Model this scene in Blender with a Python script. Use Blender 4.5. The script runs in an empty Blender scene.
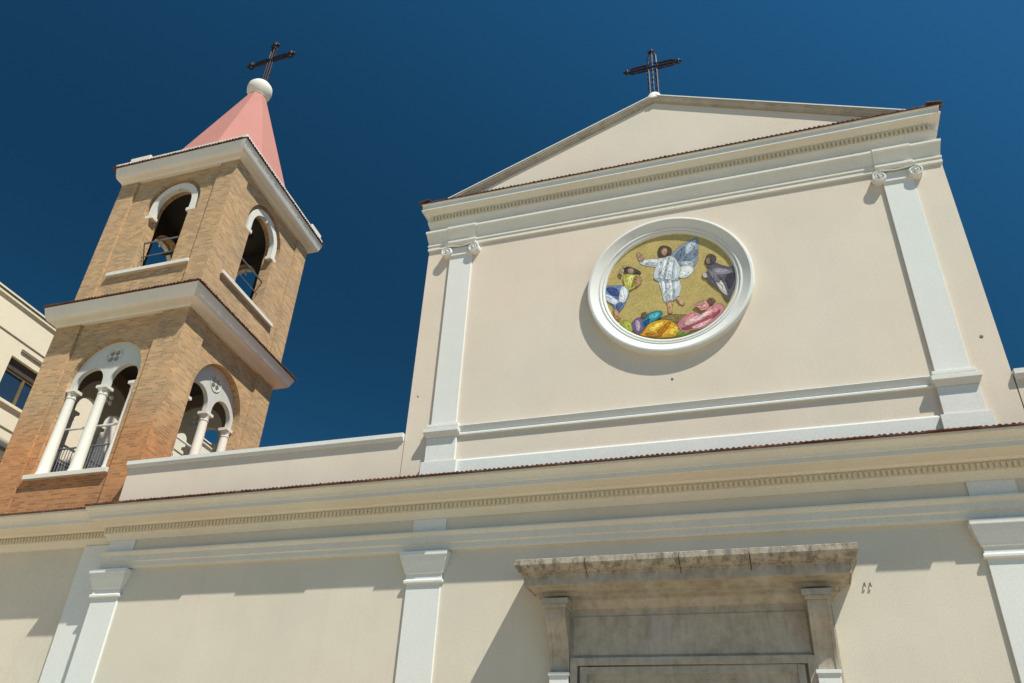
import bpy, bmesh, math, random
from mathutils import Vector, Matrix
from math import sin, cos, pi, radians, tan, hypot

random.seed(7)
sc = bpy.context.scene
COL = sc.collection

# ------------------------------------------------------------------ camera
cam_d = bpy.data.cameras.new('camera')
cam = bpy.data.objects.new('camera', cam_d)
COL.objects.link(cam)
cam_d.sensor_fit = 'HORIZONTAL'
cam_d.sensor_width = 36.0
cam_d.lens = 792.565 / 1024 * 36
cam_d.clip_start = 0.1
cam_d.clip_end = 4000
YAW, PITCH, ROLL = 0.346020594, 0.562302993, 0.0557263039
_f0 = Vector((-sin(YAW), cos(YAW), 0)); _r0 = Vector((cos(YAW), sin(YAW), 0)); _u0 = Vector((0, 0, 1))
_fw = cos(PITCH) * _f0 + sin(PITCH) * _u0
_up = -sin(PITCH) * _f0 + cos(PITCH) * _u0
_r = cos(ROLL) * _r0 + sin(ROLL) * _up
_u = -sin(ROLL) * _r0 + cos(ROLL) * _up
m = Matrix((_r, _u, -_fw)).transposed().to_4x4()
m.translation = Vector((1.57, -14.0, 1.6))
cam.matrix_world = m
sc.camera = cam

# ------------------------------------------------------------------ sky and sun
SUN = Vector((1.5, -1.0, 2.8)).normalized()
w = bpy.data.worlds.new('World')
sc.world = w
w.use_nodes = True
nt = w.node_tree
nt.nodes.clear()
wo = nt.nodes.new('ShaderNodeOutputWorld')
bg = nt.nodes.new('ShaderNodeBackground')
sky = nt.nodes.new('ShaderNodeTexSky')
sky.sky_type = 'NISHITA'
sky.sun_disc = False
sky.sun_elevation = math.asin(SUN.z)
sky.sun_rotation = math.atan2(SUN.x, SUN.y)
sky.altitude = 1500
sky.air_density = 1.0
sky.dust_density = 0.3
sky.ozone_density = 4.0
# skylight is polarised, most strongly at 90 degrees from the sun; part of it is taken out
tc = nt.nodes.new('ShaderNodeTexCoord')
def wm(op, a, b=None):
    nd = nt.nodes.new('ShaderNodeMath'); nd.operation = op
    for i, v in enumerate((a, b)):
        if v is None: continue
        if hasattr(v, 'is_linked'): nt.links.new(v, nd.inputs[i])
        else: nd.inputs[i].default_value = v
    return nd.outputs[0]
dot = nt.nodes.new('ShaderNodeVectorMath'); dot.operation = 'DOT_PRODUCT'
nrm = nt.nodes.new('ShaderNodeVectorMath'); nrm.operation = 'NORMALIZE'
nt.links.new(tc.outputs['Generated'], nrm.inputs[0])
nt.links.new(nrm.outputs[0], dot.inputs[0]); dot.inputs[1].default_value = SUN
c2 = wm('MULTIPLY', dot.outputs['Value'], dot.outputs['Value'])
pol = wm('SUBTRACT', 1.0, wm('MULTIPLY', wm('DIVIDE', wm('SUBTRACT', 1.0, c2), wm("ADD", 1.0, c2)), 0.74))
tint = nt.nodes.new('ShaderNodeMix'); tint.data_type = 'RGBA'; tint.blend_type = 'MULTIPLY'
tint.inputs[0].default_value = 1.0
nt.links.new(sky.outputs[0], tint.inputs[6]); tint.inputs[7].default_value = (0.27, 0.925, 1.07, 1)
nt.links.new(tint.outputs[2], bg.inputs['Color'])
nt.links.new(wm('MULTIPLY', pol, 0.11), bg.inputs['Strength'])
nt.links.new(bg.outputs[0], wo.inputs[0])

sd = bpy.data.lights.new('sun', 'SUN')
sd.energy = 4.75
sd.angle = radians(0.5)
sd.color = (1.0, 0.985, 0.90)
so = bpy.data.objects.new('sun', sd)
COL.objects.link(so)
so.rotation_euler = SUN.to_track_quat('Z', 'Y').to_euler()
so.location = (30, -20, 60)

sc.view_settings.view_transform = 'Standard'
sc.view_settings.look = 'None'
sc.view_settings.exposure = 0.43
sc.view_settings.gamma = 1.0
sc.view_settings.use_curve_mapping = False

# ------------------------------------------------------------------ materials
class NT:
    def __init__(s, name, rough=0.85):
        s.m = bpy.data.materials.new(name); s.m.use_nodes = True
        s.t = s.m.node_tree; s.b = s.t.nodes['Principled BSDF']
        s.b.inputs['Roughness'].default_value = rough
        s.b.inputs['Specular IOR Level'].default_value = 0.25
        s._p = None
    def n(s, kind, **kw):
        nd = s.t.nodes.new(kind)
        for k, v in kw.items(): setattr(nd, k, v)
        return nd
    def l(s, a, b): s.t.links.new(a, b)
    def pos(s):
        if s._p is None: s._p = s.n('ShaderNodeNewGeometry')
        return s._p.outputs['Position']
    def mapping(s, scale=(1, 1, 1), src=None):
        mp = s.n('ShaderNodeMapping'); mp.inputs['Scale'].default_value = scale
        s.l(src or s.pos(), mp.inputs['Vector']); return mp.outputs[0]
    def noise(s, scale, detail=4, rough=0.55, src=None, vscale=(1, 1, 1)):
        nd = s.n('ShaderNodeTexNoise')
        nd.inputs['Scale'].default_value = scale; nd.inputs['Detail'].default_value = detail
        nd.inputs['Roughness'].default_value = rough
        s.l(s.mapping(vscale, src), nd.inputs['Vector']); return nd.outputs['Fac']
    def ramp(s, fac, stops):
        r = s.n('ShaderNodeValToRGB'); e = r.color_ramp.elements
        while len(e) < len(stops): e.new(0.5)
        for i, (p, c) in enumerate(stops):
            e[i].position = p; e[i].color = (*c, 1) if len(c) == 3 else c
        s.l(fac, r.inputs[0]); return r.outputs[0]
    def mix(s, fac, a, b, mode='MIX'):
        mx = s.n('ShaderNodeMix', data_type='RGBA', blend_type=mode)
        for k, v in ((0, fac), (6, a), (7, b)):
            if hasattr(v, 'is_linked'): s.l(v, mx.inputs[k])
            elif isinstance(v, (tuple, list)): mx.inputs[k].default_value = (*v, 1)
            else: mx.inputs[k].default_value = v
        return mx.outputs[2]
    def mth(s, op, a, b=0.0):
        nd = s.n('ShaderNodeMath', operation=op)
        for i, v in enumerate((a, b)):
            if hasattr(v, 'is_linked'): s.l(v, nd.inputs[i])
            else: nd.inputs[i].default_value = v
        return nd.outputs[0]
    def sep(s, v):
        nd = s.n('ShaderNodeSeparateXYZ'); s.l(v, nd.inputs[0]); return nd.outputs
    def color(s, c):
        if isinstance(c, tuple): s.b.inputs['Base Color'].default_value = (*c, 1)
        else: s.l(c, s.b.inputs['Base Color'])
        return s
    def bump(s, h, strength=0.3, dist=0.01):
        b = s.n('ShaderNodeBump'); b.inputs['Strength'].default_value = strength
        b.inputs['Distance'].default_value = dist
        s.l(h, b.inputs['Height']); s.l(b.outputs[0], s.b.inputs['Normal']); return s

def plaster(name, col, var=0.05, streak=0.12, warm=(0.93, 0.90, 0.84), bumps=0.25, patch=0.10):
    t = NT(name, 0.9)
    lo = tuple(c * (1 - var) for c in col); hi = tuple(min(1, c * (1 + var)) for c in col)
    base = t.ramp(t.noise(0.55, 5, 0.6), [(0.3, lo), (0.7, hi)])
    # rain streaks: noise drawn out vertically
    st = t.ramp(t.noise(1.0, 5, 0.65, vscale=(5.0, 5.0, 0.28)), [(0.52, (0, 0, 0)), (0.78, (1, 1, 1))])
    base = t.mix(t.mth('MULTIPLY', st, streak), base, tuple(c * k * 0.82 for c, k in zip(col, warm)))
    # repainted patches
    pt = t.ramp(t.noise(0.32, 2, 0.4, vscale=(1, 1, 1.6)), [(0.56, (0, 0, 0)), (0.60, (1, 1, 1))])
    base = t.mix(t.mth('MULTIPLY', pt, patch), base, tuple(min(1, c * 1.10) for c in col))
    # slow drift of hue between coats
    hd = t.ramp(t.noise(0.21, 3, 0.5), [(0.35, (1.03, 0.975, 0.96)), (0.65, (0.985, 1.0, 1.0))])
    base = t.mix(1.0, base, hd, 'MULTIPLY')
    # small speckle
    sp = t.ramp(t.noise(38, 3, 0.6), [(0.40, (0.93, 0.93, 0.93)), (0.62, (1.03, 1.03, 1.03))])
    base = t.mix(1.0, base, sp, 'MULTIPLY')
    t.color(base)
    t.bump(t.mth('ADD', t.noise(60, 3, 0.6), t.mth('MULTIPLY', t.noise(3.0, 3, 0.5), 2.0)), bumps, 0.004)
    return t.m

M = {}
M['wall_upper'] = plaster('pinkish_stucco', (0.645, 0.562, 0.452))
M['wall_lower'] = plaster('beige_stucco', (0.60, 0.545, 0.438), streak=0.16)
M['white'] = plaster('white_trim_paint', (0.66, 0.662, 0.615), 0.03, 0.10)
M['cream'] = plaster('cream_trim_paint', (0.66, 0.62, 0.52), 0.05, 0.22)
M['cream_upper'] = plaster('pale_cream_trim_paint', (0.67, 0.655, 0.585), 0.04, 0.18)
M['dentil'] = plaster('ochre_cream_paint', (0.62, 0.55, 0.41), 0.05, 0.2)
M['belfry_white'] = plaster('off_white_belfry_plaster', (0.67, 0.63, 0.55), 0.05, 0.3)
M['dark_interior'] = plaster('shade_darkened_belfry_plaster', (0.07, 0.06, 0.05), 0.1, 0.2)  # shade inside the belfry is put into this near-black plaster colour
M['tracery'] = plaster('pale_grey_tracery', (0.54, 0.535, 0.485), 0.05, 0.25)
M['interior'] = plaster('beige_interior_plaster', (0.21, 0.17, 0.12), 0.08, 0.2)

def brick():
    t = NT('brown_brick', 0.9)
    g = t.n('ShaderNodeNewGeometry')
    nx = t.sep(g.outputs['True Normal'])
    p = t.sep(t.pos())
    side = t.mth('GREATER_THAN', t.mth('ABSOLUTE', nx[0]), 0.6)
    u = t.mth('ADD', t.mth('MULTIPLY', p[0], t.mth('SUBTRACT', 1.0, side)), t.mth('MULTIPLY', p[1], side))
    cb = t.n('ShaderNodeCombineXYZ')
    wob = t.mth('MULTIPLY', t.mth('SUBTRACT', t.noise(1.2, 2), 0.5), 0.03)
    t.l(u, cb.inputs[0]); t.l(t.mth('ADD', p[2], wob), cb.inputs[1])
    br = t.n('ShaderNodeTexBrick')
    t.l(cb.outputs[0], br.inputs['Vector'])
    br.inputs['Scale'].default_value = 1.0
    br.inputs['Brick Width'].default_value = 0.25
    br.inputs['Row Height'].default_value = 0.072
    br.inputs['Mortar Size'].default_value = 0.012
    br.inputs['Mortar Smooth'].default_value = 0.3
    br.inputs['Bias'].default_value = 0.0
    br.inputs['Color1'].default_value = (0.54, 0.335, 0.165, 1)
    br.inputs['Color2'].default_value = (0.335, 0.205, 0.103, 1)
    br.inputs['Mortar'].default_value = (0.44, 0.33, 0.21, 1)
    col = br.outputs['Color']
    # single rows and blotches of differently fired brick
    rows = t.ramp(t.noise(1.0, 4, 0.7, src=cb.outputs[0], vscale=(3.6, 13.9, 1)), [(0.32, (0.85, 0.845, 0.84)), (0.5, (1.0, 1.0, 1.0)), (0.72, (1.12, 1.09, 1.05))])
    col = t.mix(1.0, col, rows, 'MULTIPLY')
    blot = t.ramp(t.noise(0.9, 5, 0.65), [(0.33, (0.88, 0.90, 0.93)), (0.67, (1.09, 1.04, 0.98))])
    col = t.mix(1.0, col, blot, 'MULTIPLY')
    # the lowest courses are redder brick
    zz = t.mth('ADD', p[2], t.mth('MULTIPLY', t.mth('SUBTRACT', t.noise(1.6, 4, 0.6), 0.5), 2.2))
    low = t.ramp(t.mth('MULTIPLY', t.mth('SUBTRACT', 11.1, zz), 0.7), [(0.0, (0, 0, 0)), (1.0, (1, 1, 1))])
    col = t.mix(t.mth('MULTIPLY', low, 0.75), col, t.mix(1.0, col, (0.92, 0.60, 0.44), 'MULTIPLY'))
    t.color(col)
    t.bump(br.outputs['Fac'], -0.6, 0.014)
    return t.m
M['brick'] = brick()

def stone():
    t = NT('weathered_limestone', 0.9)
    p = t.sep(t.pos())
    base = t.ramp(t.noise(3.4, 7, 0.72), [(0.3, (0.29, 0.24, 0.18)), (0.5, (0.40, 0.34, 0.26)), (0.7, (0.48, 0.415, 0.325))])
    drip = t.ramp(t.noise(1.0, 6, 0.7, vscale=(9, 9, 1.1)), [(0.50, (0, 0, 0)), (0.68, (1, 1, 1))])
    col = t.mix(t.mth('MULTIPLY', drip, 0.30), base, (0.17, 0.145, 0.115))
    pale = t.ramp(t.noise(1.0, 4, 0.6, vscale=(2.6, 2.6, 0.7)), [(0.56, (0, 0, 0)), (0.66, (1, 1, 1))])
    col = t.mix(t.mth('MULTIPLY', pale, 0.45), col, (0.47, 0.44, 0.40))
    # black lichen crust on the weather-beaten top courses of the hood
    zt = t.ramp(t.mth('SUBTRACT', p[2], 5.0), [(0.40, (0, 0, 0)), (0.62, (1, 1, 1))])
    cr = t.ramp(t.noise(2.4, 9, 0.78, vscale=(3.0, 3.0, 1.3)), [(0.47, (0, 0, 0)), (0.58, (1, 1, 1))])
    col = t.mix(t.mth('MULTIPLY', t.mth('MULTIPLY', zt, cr), 0.62), col, (0.075, 0.065, 0.058))
    t.color(col)
    t.bump(t.noise(26, 8, 0.75), 0.8, 0.015)
    return t.m
M['stone'] = stone()

def rake_mat():
    t = NT('stained_grey_render', 0.9)
    base = t.ramp(t.noise(1.4, 6, 0.65), [(0.32, (0.34, 0.295, 0.225)), (0.68, (0.50, 0.445, 0.355))])
    cr = t.ramp(t.noise(2.1, 7, 0.75), [(0.54, (0, 0, 0)), (0.68, (1, 1, 1))])
    t.color(t.mix(t.mth('MULTIPLY', cr, 0.6), base, (0.15, 0.125, 0.095)))
    t.bump(t.noise(25, 5, 0.7), 0.4, 0.01)
    return t.m
M['rake'] = rake_mat()

def tile_mat():
    t = NT('terracotta_tile', 0.85)
    c = t.ramp(t.noise(4.5, 4, 0.7), [(0.3, (0.04, 0.018, 0.013)), (0.55, (0.12, 0.048, 0.030)), (0.80, (0.26, 0.11, 0.06))])
    t.color(c); return t.m
M['tile'] = tile_mat()

def simple(name, col, rough=0.6, metal=0.0, var=0.12, sc_=6.0):
    t = NT(name, rough)
    t.b.inputs['Metallic'].default_value = metal
    t.color(t.ramp(t.noise(sc_, 4), [(0.3, tuple(c * (1 - var) for c in col)), (0.7, tuple(min(1, c * (1 + var)) for c in col))]))
    return t.m
M['pink'] = plaster('salmon_pink_render', (0.43, 0.185, 0.15), 0.05, 0.18, (0.95, 0.9, 0.9))
M['iron'] = simple('dark_wrought_iron', (0.022, 0.018, 0.024), 0.55, 0.3, 0.4)
M['grey_iron'] = simple('grey_painted_iron', (0.16, 0.17, 0.18), 0.5, 0.2)
M['white_iron'] = simple('white_or_sunlit_iron', (0.60, 0.60, 0.58), 0.5)
M['wood'] = simple('dark_door_wood', (0.10, 0.055, 0.03), 0.6, 0, 0.3)
M['block_wall'] = plaster('ivory_apartment_render', (0.76, 0.68, 0.52), 0.03, 0.08)
M['block_grey'] = simple('grey_edge_metal', (0.20, 0.20, 0.20), 0.6)
M['groove'] = simple('brown_groove_paint', (0.19, 0.155, 0.115), 0.8)
M['frame'] = simple('olive_brown_window_frame', (0.17, 0.12, 0.05), 0.5)
M['shutter'] = simple('brown_roller_shutter', (0.075, 0.06, 0.05), 0.6)
M['roofing'] = simple('clay_roofing', (0.30, 0.13, 0.07), 0.9, 0, 0.3)
def glass():
    t = NT('window_glass', 0.06); t.color((0.02, 0.04, 0.075)); t.b.inputs['Specular IOR Level'].default_value = 0.8
    return t.m
M['glass'] = glass()
def paving():
    t = NT('pale_stone_paving', 0.85)
    br = t.n('ShaderNodeTexBrick'); t.l(t.pos(), br.inputs['Vector'])
    br.inputs['Scale'].default_value = 1.0; br.inputs['Brick Width'].default_value = 0.8
    br.inputs['Row Height'].default_value = 0.4; br.inputs['Mortar Size'].default_value = 0.006
    br.inputs['Color1'].default_value = (0.45, 0.375, 0.27, 1); br.inputs['Color2'].default_value = (0.38, 0.32, 0.235, 1)
    br.inputs['Mortar'].default_value = (0.2, 0.18, 0.15, 1)
    t.color(t.mix(1.0, br.outputs['Color'], t.ramp(t.noise(0.4, 5), [(0.3, (0.85, 0.85, 0.85)), (0.7, (1.1, 1.1, 1.1))]), 'MULTIPLY'))
    return t.m
M['paving'] = paving()
def mosaic_mat():
    t = NT('glass_mosaic', 0.45)
    a = t.n('ShaderNodeAttribute'); a.attribute_name = 'tessera'
    v = t.n('ShaderNodeTexVoronoi'); v.inputs['Scale'].default_value = 52
    t.l(t.mapping((1, 0.02, 1)), v.inputs['Vector'])
    vc = t.n('ShaderNodeSeparateColor'); t.l(v.outputs['Color'], vc.inputs[0])
    k = t.ramp(vc.outputs[0], [(0.0, (0.80, 0.79, 0.77)), (1.0, (1.18, 1.18, 1.18))])
    c = t.mix(1.0, a.outputs['Color'], k, 'MULTIPLY')
    big = t.ramp(t.noise(3.2, 5, 0.7), [(0.3, (0.82, 0.82, 0.80)), (0.7, (1.14, 1.12, 1.08))])
    c = t.mix(1.0, c, big, 'MULTIPLY')
    t.color(c)
    return t.m
M['mosaic'] = mosaic_mat()

# ------------------------------------------------------------------ mesh helpers
ident = lambda x, y, z: (x, y, z)
class MB:
    def __init__(s, fn=ident): s.v = []; s.f = []; s.fn = fn
    def add(s, vs, fs):
        o = len(s.v); s.v += [s.fn(*p) for p in vs]; s.f += [tuple(i + o for i in f) for f in fs]
    def box(s, x0, x1, y0, y1, z0, z1):
        s.add([(x0, y0, z0), (x1, y0, z0), (x1, y1, z0), (x0, y1, z0), (x0, y0, z1), (x1, y0, z1), (x1, y1, z1), (x0, y1, z1)],
              [(0, 3, 2, 1), (4, 5, 6, 7), (0, 1, 5, 4), (1, 2, 6, 5), (2, 3, 7, 6), (3, 0, 4, 7)])
    def prism(s, poly, a, b, axis='y'):
        # poly in the two other axes (x,z for y; y,z for x; x,y for z)
        n = len(poly)
        mk = {'y': lambda p, t: (p[0], t, p[1]), 'x': lambda p, t: (t, p[0], p[1]), 'z': lambda p, t: (p[0], p[1], t)}[axis]
        s.add([mk(p, a) for p in poly] + [mk(p, b) for p in poly],
              [tuple(range(n)), tuple(range(2 * n - 1, n - 1, -1))] + [(i, (i + 1) % n, n + (i + 1) % n, n + i) for i in range(n)])
    def sweep(s, prof, corners):
        # prof: [(projection, z)] ; corners: [(bx, by, ox, oy)]; closed section, capped ends
        n = len(prof); vs = []; fs = []
        for (bx, by, ox, oy) in corners:
            vs += [(bx + ox * p, by + oy * p, z) for p, z in prof]
        for k in range(len(corners) - 1):
            for i in range(n):
                j = (i + 1) % n
                fs.append((k * n + i, k * n + j, (k + 1) * n + j, (k + 1) * n + i))
        fs.append(tuple(range(n))); e = (len(corners) - 1) * n
        fs.append(tuple(range(e + n - 1, e - 1, -1)))
        s.add(vs, fs)
    def tube(s, pts, r, seg=8, closed=False):
        pts = [Vector(p) for p in pts]; n = len(pts); vs = []; fs = []
        up = Vector((0.13, 0.31, 0.94)).normalized()
        for i, p in enumerate(pts):
            if closed: d = pts[(i + 1) % n] - pts[i - 1]
            else: d = pts[min(i + 1, n - 1)] - pts[max(i - 1, 0)]
            d.normalize()
            a = d.cross(up)
            if a.length < 0.05: a = d.cross(Vector((1, 0, 0)))
            a.normalize(); b = d.cross(a)
            rr = r[i] if isinstance(r, (list, tuple)) else r
            vs += [tuple(p + (a * cos(2 * pi * k / seg) + b * sin(2 * pi * k / seg)) * rr) for k in range(seg)]
        m_ = n if closed else n - 1
        for i in range(m_):
            j = (i + 1) % n
            for k in range(seg):
                l = (k + 1) % seg
                fs.append((i * seg + k, i * seg + l, j * seg + l, j * seg + k))
        if not closed:
            fs.append(tuple(range(seg))); fs.append(tuple(range(n * seg - 1, (n - 1) * seg - 1, -1)))
        s.add(vs, fs)
    def lathe(s, prof, cx, cy, cz, axis='z', seg=24, closed_prof=False):
        # prof [(r, t)] ; axis z: t is height; axis y: t is y
        n = len(prof); vs = []; fs = []
        for k in range(seg):
            a = 2 * pi * k / seg
            for r, t in prof:
                if axis == 'z': vs.append((cx + r * cos(a), cy + r * sin(a), cz + t))
                else: vs.append((cx + r * cos(a), cy + t, cz + r * sin(a)))
        for k in range(seg):
            j = (k + 1) % seg
            for i in range(n if closed_prof else n - 1):
                q = (i + 1) % n
                fs.append((k * n + i, j * n + i, j * n + q, k * n + q))
        if not closed_prof:
            fs.append(tuple(k * n for k in range(seg))); fs.append(tuple(k * n + n - 1 for k in reversed(range(seg))))
        s.add(vs, fs)
    def ball(s, c, r, rz=None, seg=12):
        rz = rz or r
        prof = [(max(r * sin(pi * i / seg), 0.001), -rz * cos(pi * i / seg)) for i in range(seg + 1)]
        s.lathe(prof, c[0], c[1], c[2], 'z', seg * 2)
    def build(s, name, mat, parent=None, smooth=0, bevel=0.0):
        me = bpy.data.meshes.new(name)
        me.from_pydata(s.v, [], s.f)
        bm = bmesh.new(); bm.from_mesh(me)
        bmesh.ops.remove_doubles(bm, verts=bm.verts, dist=1e-5)
        bmesh.ops.recalc_face_normals(bm, faces=bm.faces)
        if smooth:
            for f in bm.faces: f.smooth = True
            for e in bm.edges:
                if len(e.link_faces) == 2 and e.calc_face_angle(0) > radians(smooth): e.smooth = False
        bm.to_mesh(me); bm.free()
        o = bpy.data.objects.new(name, me); COL.objects.link(o)
        if mat: me.materials.append(mat)
        if parent: o.parent = parent
        if bevel:
            b = o.modifiers.new('bevel', 'BEVEL'); b.width = bevel; b.segments = 2
            b.limit_method = 'ANGLE'; b.angle_limit = radians(35)
        return o

def thing(name, loc, label, cat, group=None):
    o = bpy.data.objects.new(name, None); COL.objects.link(o)
    o.location = (0, 0, 0); o['label'] = label; o['category'] = cat
    o.empty_display_size = 0.5
    if group: o['group'] = group
    return o

def boolean(o, cutters):
    """subtract the cutter meshes from o and keep the evaluated result (no operators)"""
    for c in cutters:
        b = o.modifiers.new('cut', 'BOOLEAN'); b.operation = 'DIFFERENCE'; b.object = c; b.solver = 'EXACT'
    bpy.context.view_layer.update()
    dg = bpy.context.evaluated_depsgraph_get()
    me = bpy.data.meshes.new_from_object(o.evaluated_get(dg))
    o.modifiers.clear()
    old = o.data; o.data = me; bpy.data.meshes.remove(old)
    for c in cutters:
        cm = c.data; bpy.data.objects.remove(c); bpy.data.meshes.remove(cm)
    return o

def arch_poly(c, hw, z0, spring, r=None, seg=20):
    r = r or hw
    pts = [(c - hw, z0), (c + hw, z0)]
    if abs(r - hw) < 1e-6: rng = range(0, seg + 1)
    else: rng = range(0, seg + 1)
    pts += [(c + r * cos(pi * i / seg), spring + r * sin(pi * i / seg)) for i in rng]
    return pts

def tile_row(mb, n0, n1, edge, zed, length, rise, spacing=0.17, r=0.075, place=None):
    """overlapping half-round tiles: place(u, d, z) maps run, outward distance, height to space"""
    n = max(1, int(round((n1 - n0) / spacing)))
    seg = 5
    for i in range(n):
        u = n0 + (i + 0.5) * (n1 - n0) / n + random.uniform(-.008, .008)
        e = edge + random.uniform(-.006, .006); dz = random.uniform(-.004, .004)
        vs = []
        for t in (0, 1):
            for k in range(seg + 1):
                a = pi * k / seg
                vs.append(place(u + r * cos(a), e - length * t, zed + dz + rise * t + r * sin(a) * 0.8))
        q = seg + 1
        fs = [tuple(range(q)), tuple(range(2 * q - 1, q - 1, -1))] + [(k, k + 1, q + k + 1, q + k) for k in range(seg)] + [(seg, 0, q, q + seg)]
        mb.add(vs, fs)

# ------------------------------------------------------------------ ground
g = MB()
g.add([(-600, -600, 0), (600, -600, 0), (600, 600, 0), (-600, 600, 0)], [(0, 1, 2, 3)])
go = g.build('ground', M['paving']); go['kind'] = 'structure'
go['label'] = 'pale stone paving of the square before the church'

# ------------------------------------------------------------------ church
church = thing('church', (0, 0, 0), 'cream church front with white pilasters, gable, iron cross and round gold mosaic', 'church')
HW = 5.81           # half width of the upper front
LW = 12.97          # half width of the lower front

b = MB(); b.box(-LW, LW, 0, 30, 0, 7.60); lower = b.build('lower_wall', M['wall_lower'], church)
b = MB(); b.box(-HW, HW, 0.002, 30, 7.605, 15.20); b.build('upper_wall', M['wall_upper'], church)

# roofs
b = MB()
b.prism([(-6.0, 15.28), (0, 17.66), (6.0, 15.28), (6.0, 15.22), (-6.0, 15.22)], 0.25, 30.2, 'y')
b.build('nave_roof', M['roofing'], church)
for sx in (-1, 1):
    b = MB()
    b.prism([(sx * 5.83, 8.72), (sx * 12.7, 7.85), (sx * 12.7, 7.62), (sx * 5.83, 7.62)], 0.32, 29.9, 'y')
    b.build('aisle_roof', M['roofing'], church)

# pediment
b = MB()
b.prism([(-5.75, 15.21), (5.75, 15.21), (5.6, 15.42), (0, 17.70), (-5.6, 15.42)], 0.004, 0.24, 'y')
ped = b.build('pediment', M['wall_upper'], church)
RK = 0.411
prof = [(0.0, -0.18), (-0.03, -0.18), (-0.03, -0.13), (-0.045, -0.12), (-0.06, -0.10), (-0.085, -0.06), (-0.085, -0.045), (-0.10, -0.04), (-0.10, 0.0), (0.30, 0.02), (0.30, -0.1), (0.0, -0.1)]
for sx in (-1, 1):
    b = MB(); vs = []; n = len(prof)
    for X in (0.0, 5.95):
        for (y, dz) in prof: vs.append((sx * X, y, 17.80 + y * 0.15 + dz - RK * X))
    b.add(vs, [tuple(range(n)), tuple(range(2 * n - 1, n - 1, -1))] + [(i, (i + 1) % n, n + (i + 1) % n, n + i) for i in range(n)])
    b.build('raking_cornice', M['rake'], ped)
    b = MB(); vs = []
    for X in (0.05, 5.9):
        for (y, z_) in ((-0.115, 0.003), (-0.115, 0.035), (0.30, 0.06), (0.30, 0.028)):
            vs.append((sx * X, y, 17.795 + z_ - RK * X))
    b.add(vs, [(0, 1, 2, 3), (7, 6, 5, 4)] + [(i, (i + 1) % 4, 4 + (i + 1) % 4, 4 + i) for i in range(4)])
    b.build('coping', M['white'], ped)
b = MB()
b.lathe([(0.27, 0), (0.25, 0.12), (0.19, 0.22), (0.16, 0.30), (0.10, 0.36), (0.05, 0.38)], 0, 0.14, 17.72, 'z', 14)
for dx, dz in ((-0.42, -.12), (0.40, -.10), (0.62, -.22)): b.ball((dx, 0.16, 17.80 + dz), 0.09, 0.08, 6)
b.build('apex_block', M['white'], ped, 40)

# ---- entablatures
def entab_sweep(name, prof, x0, x1, base, sside, mat, parent, ret=4.0, scl=1.0, smooth=0):
    b = MB()
    b.sweep(prof, [(x0, ret, -sside, 0), (x0, base, -sside, -scl), (x1, base, sside, -scl), (x1, ret, sside, 0)])
    return b.build(name, mat, parent, smooth)

# upper
UB = 0.001
up_prof = [(-0.02, 14.62), (0.05, 14.64), (0.075, 14.70), (0.13, 14.78), (0.145, 14.82), (0.145, 14.985), (0.19, 15.0), (0.235, 15.03), (0.26, 15.04), (0.30, 15.055),
           (0.33, 15.065), (0.36, 15.07), (0.36, 15.095), (0.34, 15.105), (0.34, 15.235), (0.375, 15.25), (0.375, 15.277), (-0.02, 15.30)]
ent_u = entab_sweep('upper_cornice', up_prof, -HW, HW, UB, 0.5, M['cream_upper'], church)
ar_prof = [(-0.02, 13.975), (0.02, 13.975), (0.045, 13.985), (0.045, 14.045), (0.02, 14.05), (0.02, 14.095), (0.06, 14.10), (0.06, 14.15), (0.02, 14.16), (0.03, 14.17), (0.145, 14.43), (0.172, 14.455), (0.172, 14.51), (0.02, 14.53), (-0.02, 14.53)]
entab_sweep('architrave', ar_prof, -HW, HW, UB, 0.42, M['cream_upper'], church)
fr = MB(); fr.sweep([(-0.02, 14.525), (0.012, 14.525), (0.012, 14.64), (-0.02, 14.64)], [(-HW, 4, -.45, 0), (-HW, UB, -.45, -1), (HW, UB, .45, -1), (HW, 4, .45, 0)])
fr.build('frieze', M['cream_upper'], church)
b = MB()
n = 128
b.box(-5.80, 5.80, -0.150, -0.138, 14.83, 14.975)
for i in range(n):
    x = -5.78 + (i + 0.5) * 11.56 / n
    b.box(x - 0.025, x + 0.025, -0.195, -0.14, 14.85, 14.955)
b.build('dentil_band', M['dentil'], ent_u)
for cx in (-4.91, 4.91):     # the entablature breaks forward over each pilaster
    b = MB()
    pr = [(max(p, -0.02) + 0.03 if p > 0 else 0.0, z + 0.001) for p, z in ar_prof]
    b.sweep(pr, [(cx - .37, 0.02, -1, 0), (cx - .37, UB, 0, -1), (cx + .37, UB, 0, -1), (cx + .37, 0.02, 1, 0)][1:3])
    b.box(cx - .36, cx + .36, -0.045, 0, 14.547, 14.635)
    b.build('entablature_block', M['cream_upper'], church)
# terracotta tile edge
b = MB()
b.box(-6.02, 6.02, -0.40, 0.02, 15.278, 15.295)
tile_row(b, -6.04, 6.04, 0.402, 15.29, 0.6, 0.10, 0.10, 0.036, lambda u, d, z: (u, -d, z))
for sx in (-1, 1):
    tile_row(b, -0.45, 4.0, 0.26, 15.298, 0.3, 0.05, 0.115, 0.05, lambda u, d, z: (sx * (HW + d), u, z))
b.build('tile_edge', M['tile'], ent_u)

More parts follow.
